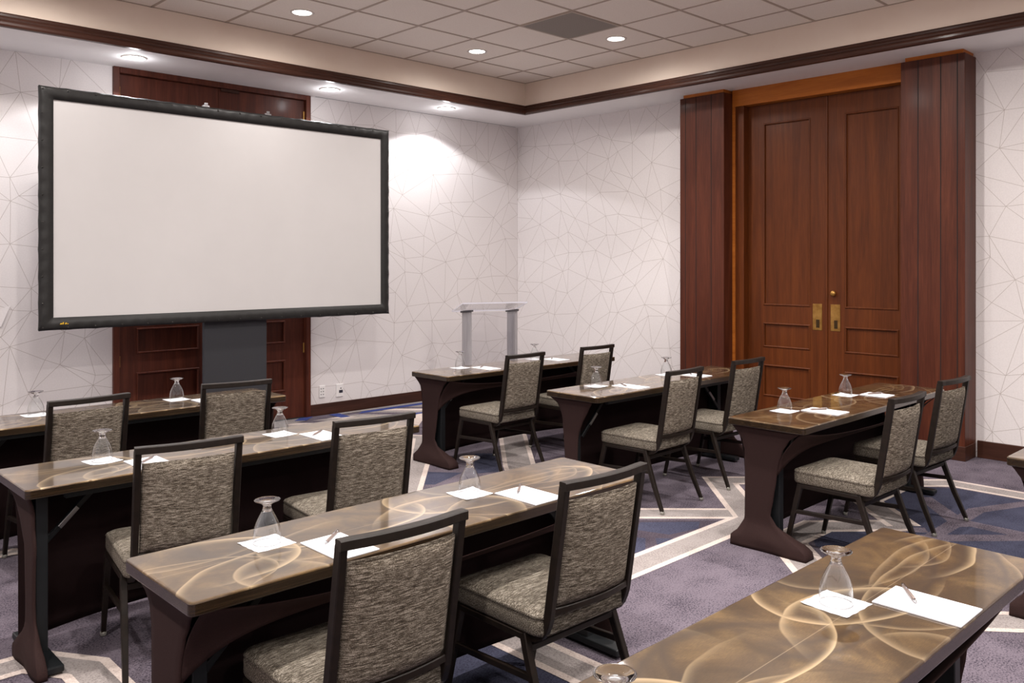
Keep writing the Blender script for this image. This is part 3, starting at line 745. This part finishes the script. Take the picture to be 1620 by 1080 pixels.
TL_ = {'L1': 'bronze swirl-topped training table directly in front of the projection screen', 'L2': 'bronze swirl-topped training table in left column, behind the one by the screen, black leg showing',
       'L3': 'bronze swirl-topped training table at lower left with two chairs backing the camera', 'L4': 'large bronze swirl-topped training table at bottom right corner, nearest the camera',
       'R1': 'bronze swirl-topped training table in front of the clear lectern, plum skirt on its end', 'R2': 'bronze swirl-topped training table between the lectern table and the door table',
       'R3': 'bronze swirl-topped training table in front of the tall double doors, dark hourglass skirt', 'R4': 'training table cut off by the right edge, only its corner and foot showing'}
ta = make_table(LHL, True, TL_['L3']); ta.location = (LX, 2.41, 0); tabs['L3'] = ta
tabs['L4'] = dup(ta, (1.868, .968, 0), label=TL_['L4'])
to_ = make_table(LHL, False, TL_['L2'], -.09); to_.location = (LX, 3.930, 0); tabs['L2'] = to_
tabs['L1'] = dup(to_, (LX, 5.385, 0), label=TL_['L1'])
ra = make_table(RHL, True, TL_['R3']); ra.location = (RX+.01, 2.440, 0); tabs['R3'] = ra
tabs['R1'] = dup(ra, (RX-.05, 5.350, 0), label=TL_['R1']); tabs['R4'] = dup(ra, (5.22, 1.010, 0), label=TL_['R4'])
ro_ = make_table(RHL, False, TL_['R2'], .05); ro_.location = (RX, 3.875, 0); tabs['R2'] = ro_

# ------------------------------------------------------------------ chairs
def lean(z): return .07*(.905-z)/.43
def make_chair(label):
    t = thing('banquet_chair', label, 'chair', group='tweed banquet chairs')
    # seat cushion
    a = MB(); R = []
    def rr(hx, y0, y1, r, z, n=5):
        out = []
        for cx, cy, a0 in ((hx-r, y1-r, 0), (-hx+r, y1-r, PI/2), (-hx+r, y0+r, PI), (hx-r, y0+r, 1.5*PI)):
            for k in range(n+1):
                q = a0+PI/2*k/n; out.append((cx+r*math.cos(q), cy+r*math.sin(q), z))
        return out
    for ins, z in ((.012, .386), (.003, .390), (0, .400), (.0, .436), (.003, .446), (-.001, .449), (.004, .456), (.020, .464), (.07, .471), (.13, .474)):
        R.append(rr(.218-ins, .078+ins, .545-ins, max(.045-ins*.3, .012), z))
    a.loops(R); a.build('seat', 'tweedseat', t, smooth=True)
    # upholstered back
    bow = lambda x: -.020*(1-(x/.18)**2)
    def pad(sgn):
        def fn(u, w):
            x = -.171+.342*u; z = .486+.348*w
            ed = min(1, min(u, 1-u)*11)*min(1, min(w, 1-w)*12); ed = ed**.5
            y = lean(z)+bow(x)
            z2 = z+(.005 if w == 1 else 0)
            return (x, y+sgn*(.004+.013*ed), z2)
        return fn
    a = MB(); n, m_ = 18, 18
    fb, ff = pad(-1), pad(1)
    vs = [fb(i/n, j/m_) for i in range(n+1) for j in range(m_+1)] + [ff(i/n, j/m_) for i in range(n+1) for j in range(m_+1)]
    K = (n+1)*(m_+1); id_ = lambda i, j, s: s*K+i*(m_+1)+j
    fs = []
    for s in (0, 1):
        for i in range(n):
            for j in range(m_): fs.append((id_(i, j, s), id_(i+1, j, s), id_(i+1, j+1, s), id_(i, j+1, s)))
    for i in range(n): fs += [(id_(i, 0, 0), id_(i+1, 0, 0), id_(i+1, 0, 1), id_(i, 0, 1)), (id_(i, m_, 0), id_(i+1, m_, 0), id_(i+1, m_, 1), id_(i, m_, 1))]
    for j in range(m_): fs += [(id_(0, j, 0), id_(0, j+1, 0), id_(0, j+1, 1), id_(0, j, 1)), (id_(n, j, 0), id_(n, j+1, 0), id_(n, j+1, 1), id_(n, j, 1))]
    a.add(vs, fs); a.build('backrest', 'tweed', t, smooth=True)
    for s in (-1, 1):
        px = s*.187
        P = [(px, .004, .886)] + [(px, lean(z), z) for z in (.8, .7, .6, .5, .455)] + [(px, .082, .430), (px, .092, .408), (px, .108, .388), (px, .132, .374), (px, .165, .368)]
        a = MB(); a.sweep(P, .024, .032); a.build('back_post', 'frame', t)
        # bent leg and side rail
        lx = s*.207
        a = MB(); a.sweep([(lx, .168, .384), (s*.210, .150, .330), (s*.217, .090, .170), (s*.226, .022, .016)], .026, .030, scale=[1, 1, .92, .75]); lg = a.build('leg', 'frame', t)
        a = MB(); a.lathe([(.010, .022), (.014, .018), (.014, .004), (.011, 0), (.001, 0)], 14); gl = a.build('glide', 'glide', lg, smooth=True); gl.location = (s*.226, .021, 0)
        a = MB(); a.sweep([(lx, .495, .384), (s*.210, .515, .300), (s*.214, .580, .016)], .026, .028, scale=[1, .98, .75]); lg = a.build('leg', 'frame', t)
        a = MB(); a.lathe([(.010, .022), (.014, .018), (.014, .004), (.011, 0), (.001, 0)], 14); gl = a.build('glide', 'glide', lg, smooth=True); gl.location = (s*.214, .580, 0)
        a = MB(); a.sweep([(lx, .155, .3745), (lx, .510, .3745)], .026, .022); a.build('side_rail', 'frame', t)
        a = MB(); a.sweep([(s*.213, .118, .250), (s*.212, .535, .230)], .016, .022); a.build('stretcher', 'frame', t)
    P = [(-.199+.398*k/12, bow(-.199+.398*k/12) if abs(-.199+.398*k/12) < .18 else 0, .891) for k in range(13)]
    a = MB(); a.sweep(P, .028, .034, (0, 0, 1)); a.build('top_rail', 'frame', t)
    P = [(-.18+.36*k/12, lean(.474)+bow(-.18+.36*k/12), .474) for k in range(13)]
    a = MB(); a.sweep(P, .022, .026, (0, 0, 1)); a.build('lower_rail', 'frame', t)
    a = MB(); a.sweep([(-.208, .150, .338), (.208, .150, .338)], .022, .018, (0, 0, 1)); a.build('rear_rail', 'frame', t)
    a = MB(); a.sweep([(-.208, .490, .368), (.208, .490, .368)], .022, .020, (0, 0, 1)); a.build('front_rail', 'frame', t)
    return t
CH = [('L1a', 1.452, 4.720, 4, 'tweed banquet chair at far left, before the table under the screen'),
      ('L1b', 2.252, 4.735, -9, 'tweed banquet chair standing in front of the charcoal screen stand'),
      ('L2a', 1.370, 3.280, -9, 'tweed banquet chair at the left seat of the second table from the screen'),
      ('L2b', 2.178, 3.220, -6, 'tweed banquet chair at the right seat of the second table from the screen'),
      ('L3a', 1.342, 1.845, -2, 'large tweed banquet chair in the foreground at the bottom of the picture'),
      ('L3b', 2.145, 1.838, -1, 'tweed banquet chair at the right seat of the lower left table, sunlit seat edge'),
      ('R1a', 4.508, 4.655, 1, 'tweed banquet chair at the left seat of the lectern table'),
      ('R1b', 5.365, 4.680, 0, 'tweed banquet chair at the right seat of the lectern table, against the pale wall'),
      ('R2a', 4.595, 3.255, 2, 'tweed banquet chair in the middle of the picture, left seat of its table'),
      ('R2b', 5.398, 3.275, 0, 'tweed banquet chair in front of the left door leaf'),
      ('R3a', 4.520, 1.800, -1, 'tweed banquet chair at the left seat of the door table'),
      ('R3b', 5.375, 1.865, -3, 'tweed banquet chair in front of the right planked pilaster')]
CH[5] = CH[5][:4] + ('tweed banquet chair at the right seat of the lower left table',)
chair0 = None
for (k, x, y, rz, lb) in CH:
    if chair0 is None:
        chair0 = make_chair(lb); chair0.location = (x, y, 0); chair0.rotation_euler = (0, 0, math.radians(rz))
    else: dup(chair0, (x, y, 0), math.radians(rz), lb)

# ------------------------------------------------------------------ place settings
def make_goblet():
    t = thing('water_goblet', '', 'glass', group='upside-down water goblets')
    a = MB()
    outer = [(.0412, .0005), (.0424, .010), (.0426, .020), (.0415, .036), (.0385, .052), (.0340, .065), (.0275, .079), (.0205, .092), (.0165, .100)]
    a.lathe(outer, 40); a.lathe([(.0408, .002), (.0404, .001), (.0400, .0005)], 40)
    a.build('bowl', 'bowlglass', t, smooth=True)
    a = MB(); a.loops([[((.0409+.0011*math.cos(q*PI/3))*math.cos(2*PI*j/40), (.0409+.0011*math.cos(q*PI/3))*math.sin(2*PI*j/40), .0013+.0011*math.sin(q*PI/3)) for j in range(40)] for q in range(7)], cap=False); a.build('rim', 'glass', t, smooth=True)
    a = MB(); a.lathe([(.001, .0975), (.0120, .0985), (.0166, .1000), (.0140, .1050), (.0125, .1110), (.0122, .1160), (.0138, .1200), (.0220, .1255), (.0345, .1310), (.0395, .1335), (.0398, .1350), (.0360, .1352), (.0200, .1325), (.0080, .1312), (.001, .1310)], 40)
    a.build('stem', 'glass', t, smooth=True)
    return t
gob = make_goblet()
def nap_fn(seed):
    r = random.Random(seed); c = [r.uniform(.0, .004) for _ in range(4)]; ph = r.uniform(0, 6)
    def fn(u, w):
        x, y = (u-.5)*.130, (w-.5)*.128
        k = max(0, (abs(u-.5)+abs(w-.5)-.55)/.45)**2
        q = (u > .5)+2*(w > .5)
        return (x+.0012*math.sin(w*23+ph), y+.0012*math.sin(u*21+ph), .0006+c[q]*k)
    return fn
def make_pen():
    t = thing('ballpoint_pen', '', 'pen', group='pens on the notepads')
    def lx(prof, n=14):
        a = MB(); R = [[(p, r*math.cos(2*PI*j/n), .0052+r*math.sin(2*PI*j/n)) for j in range(n)] for r, p in prof]; return a.loops(R)
    lx([(.0042, -.045), (.0052, -.03), (.0052, .0), (.0045, .035), (.0045, .052)]).build('barrel', 'penbody', t, smooth=True)
    lx([(.0005, -.068), (.0012, -.063), (.0036, -.050), (.0045, -.0445)]).build('tip', 'chrome', t, smooth=True)
    lx([(.0046, .052), (.0046, .058), (.0028, .059), (.0028, .069), (.001, .070)]).build('push_button', 'chrome', t, smooth=True)
    a = MB(); a.box((.018, -.0015, .0105), (.057, .0015, .0122)); a.build('clip', 'chrome', t)
    return t
pen = make_pen()
gone = [True]; pfirst = [True]
WHERE = {'L1': 'the table under the screen', 'L2': 'the second table from the screen', 'L3': 'the lower left table', 'L4': 'the nearest table at bottom right',
         'R1': 'the lectern table', 'R2': 'the middle table right of the aisle', 'R3': 'the door table'}
# table, seat, glass (x,y), napkin centre, napkin angle, pad (x0,x1,y0,y1) or None, pen (x,y,angle)
SET = [('L1', 'left', (1.40, 5.485), 4, (1.50, 1.64, 5.15, 5.38), (1.56, 5.30, 40)), ('L1', 'right', (2.20, 5.475), 3, (2.255, 2.40, 5.15, 5.39), (2.33, 5.33, 42)),
       ('L2', 'left', (1.285, 4.010), 6, (1.345, 1.49, 3.705, 3.93), (1.42, 3.86, 45)), ('L2', 'right', (2.130, 4.000), 4, (2.195, 2.335, 3.700, 3.925), (2.26, 3.86, 38)),
       ('L3', 'left', (1.275, 2.475), 2, (1.345, 1.490, 2.178, 2.398), (1.432, 2.360, 40)), ('L3', 'right', (2.095, 2.468), -2, (2.160, 2.310, 2.178, 2.400), (2.252, 2.362, 42)),
       ('L4', 'left', (1.180, .988), 2, None, None), ('L4', 'right', (2.090, 1.013), -3, (2.162, 2.312, .735, .952), (2.268, .898, 37)),
       ('R1', 'left', (4.545, 5.475), 0, (4.615, 4.745, 5.190, 5.420), (4.68, 5.36, 35)), ('R1', 'right', (5.440, 5.500), 4, (5.475, 5.620, 5.230, 5.440), (5.54, 5.38, 40)),
       ('R2', 'left', (4.560, 3.990), 3, (4.645, 4.780, 3.680, 3.920), (4.70, 3.85, 60)), ('R2', 'right', (5.410, 4.010), 0, (5.475, 5.610, 3.720, 3.955), (5.55, 3.88, 40)),
       ('R3', 'left', (4.585, 2.540), 0, (4.665, 4.810, 2.250, 2.480), (4.74, 2.41, -35)), ('R3', 'right', (5.425, 2.565), 0, (5.500, 5.640, 2.330, 2.505), (5.575, 2.44, -30))]
for i, (tb, seat, (gx, gy), na, pad_, pn) in enumerate(SET):
    wh = '%s seat, %s' % (seat, WHERE[tb])
    a = MB(); a.grid(nap_fn(i), 12, 12); n_ = a.build('paper_napkin', 'napkin', smooth=True, solid=.0006, solid_off=1)
    n_.location = (gx, gy, ZT+.0003); n_.rotation_euler = (0, 0, math.radians(na)); tag(n_, 'white paper napkin under goblet, ' + wh, 'napkin', 'napkins on the tables')
    lb = 'upside-down water goblet, ' + wh
    if i == 0: gob.location = (gx, gy, ZT+.0018); gob['label'] = lb
    else: dup(gob, (gx, gy, ZT+.0018), i*.7, lb)
    if pad_:
        x0, x1, y0, y1 = pad_
        a = MB(); a.box((x0-(x0+x1)/2, y0-(y0+y1)/2, 0), (x1-(x0+x1)/2, y1-(y0+y1)/2, .004)); p_ = a.build('notepad', 'padpaper', bevel=.0006, seg=1)
        p_.location = ((x0+x1)/2, (y0+y1)/2, ZT+.0002); tag(p_, 'white notepad, ' + wh, 'notepad', 'notepads on the tables')
        a = MB()
        for s in (-1, 1):
            R = [[(.042+s*.006*q, -.085+.010*math.sin(q*2.6)-.0018*e, .0043) for q in (0, .35, .7, 1)] for e in (-1, 1)]
            a.loops(R, cap=False, closed=False)
        o = a.build('printed_mark', 'mark', p_, solid=.0001); o['label'] = 'faint grey printed mark'
        px, py, pa = pn
        lb = 'taupe ballpoint pen on notepad, ' + wh
        rz = math.radians(pa)
        if pfirst[0]: pfirst[0] = False; pen.location = (px, py, ZT+.0043); pen.rotation_euler = (0, 0, rz); pen['label'] = lb
        else: dup(pen, (px, py, ZT+.0043), rz, lb)

# ------------------------------------------------------------------ world, camera, colour
w = bpy.data.worlds.new('World'); sc.world = w; w.use_nodes = True
w.node_tree.nodes['Background'].inputs[0].default_value = (.02, .02, .02, 1)
cam = bpy.data.cameras.new('camera'); co = bpy.data.objects.new('camera', cam); C.objects.link(co); sc.camera = co
co.location = (0, 0, 1.5945); co.rotation_euler = (PI/2, 0, .79376-PI/2)
cam.sensor_width = 36; cam.lens = 1349.0*36/1620
cam.shift_x = -(841.93-810)/1620; cam.shift_y = -(540-415.39)/1620; cam.clip_start = .05
sc.view_settings.view_transform = 'Standard'; sc.view_settings.look = 'None'; sc.view_settings.gamma = 1; sc.view_settings.use_curve_mapping = False
sc.view_settings.exposure = 0.10
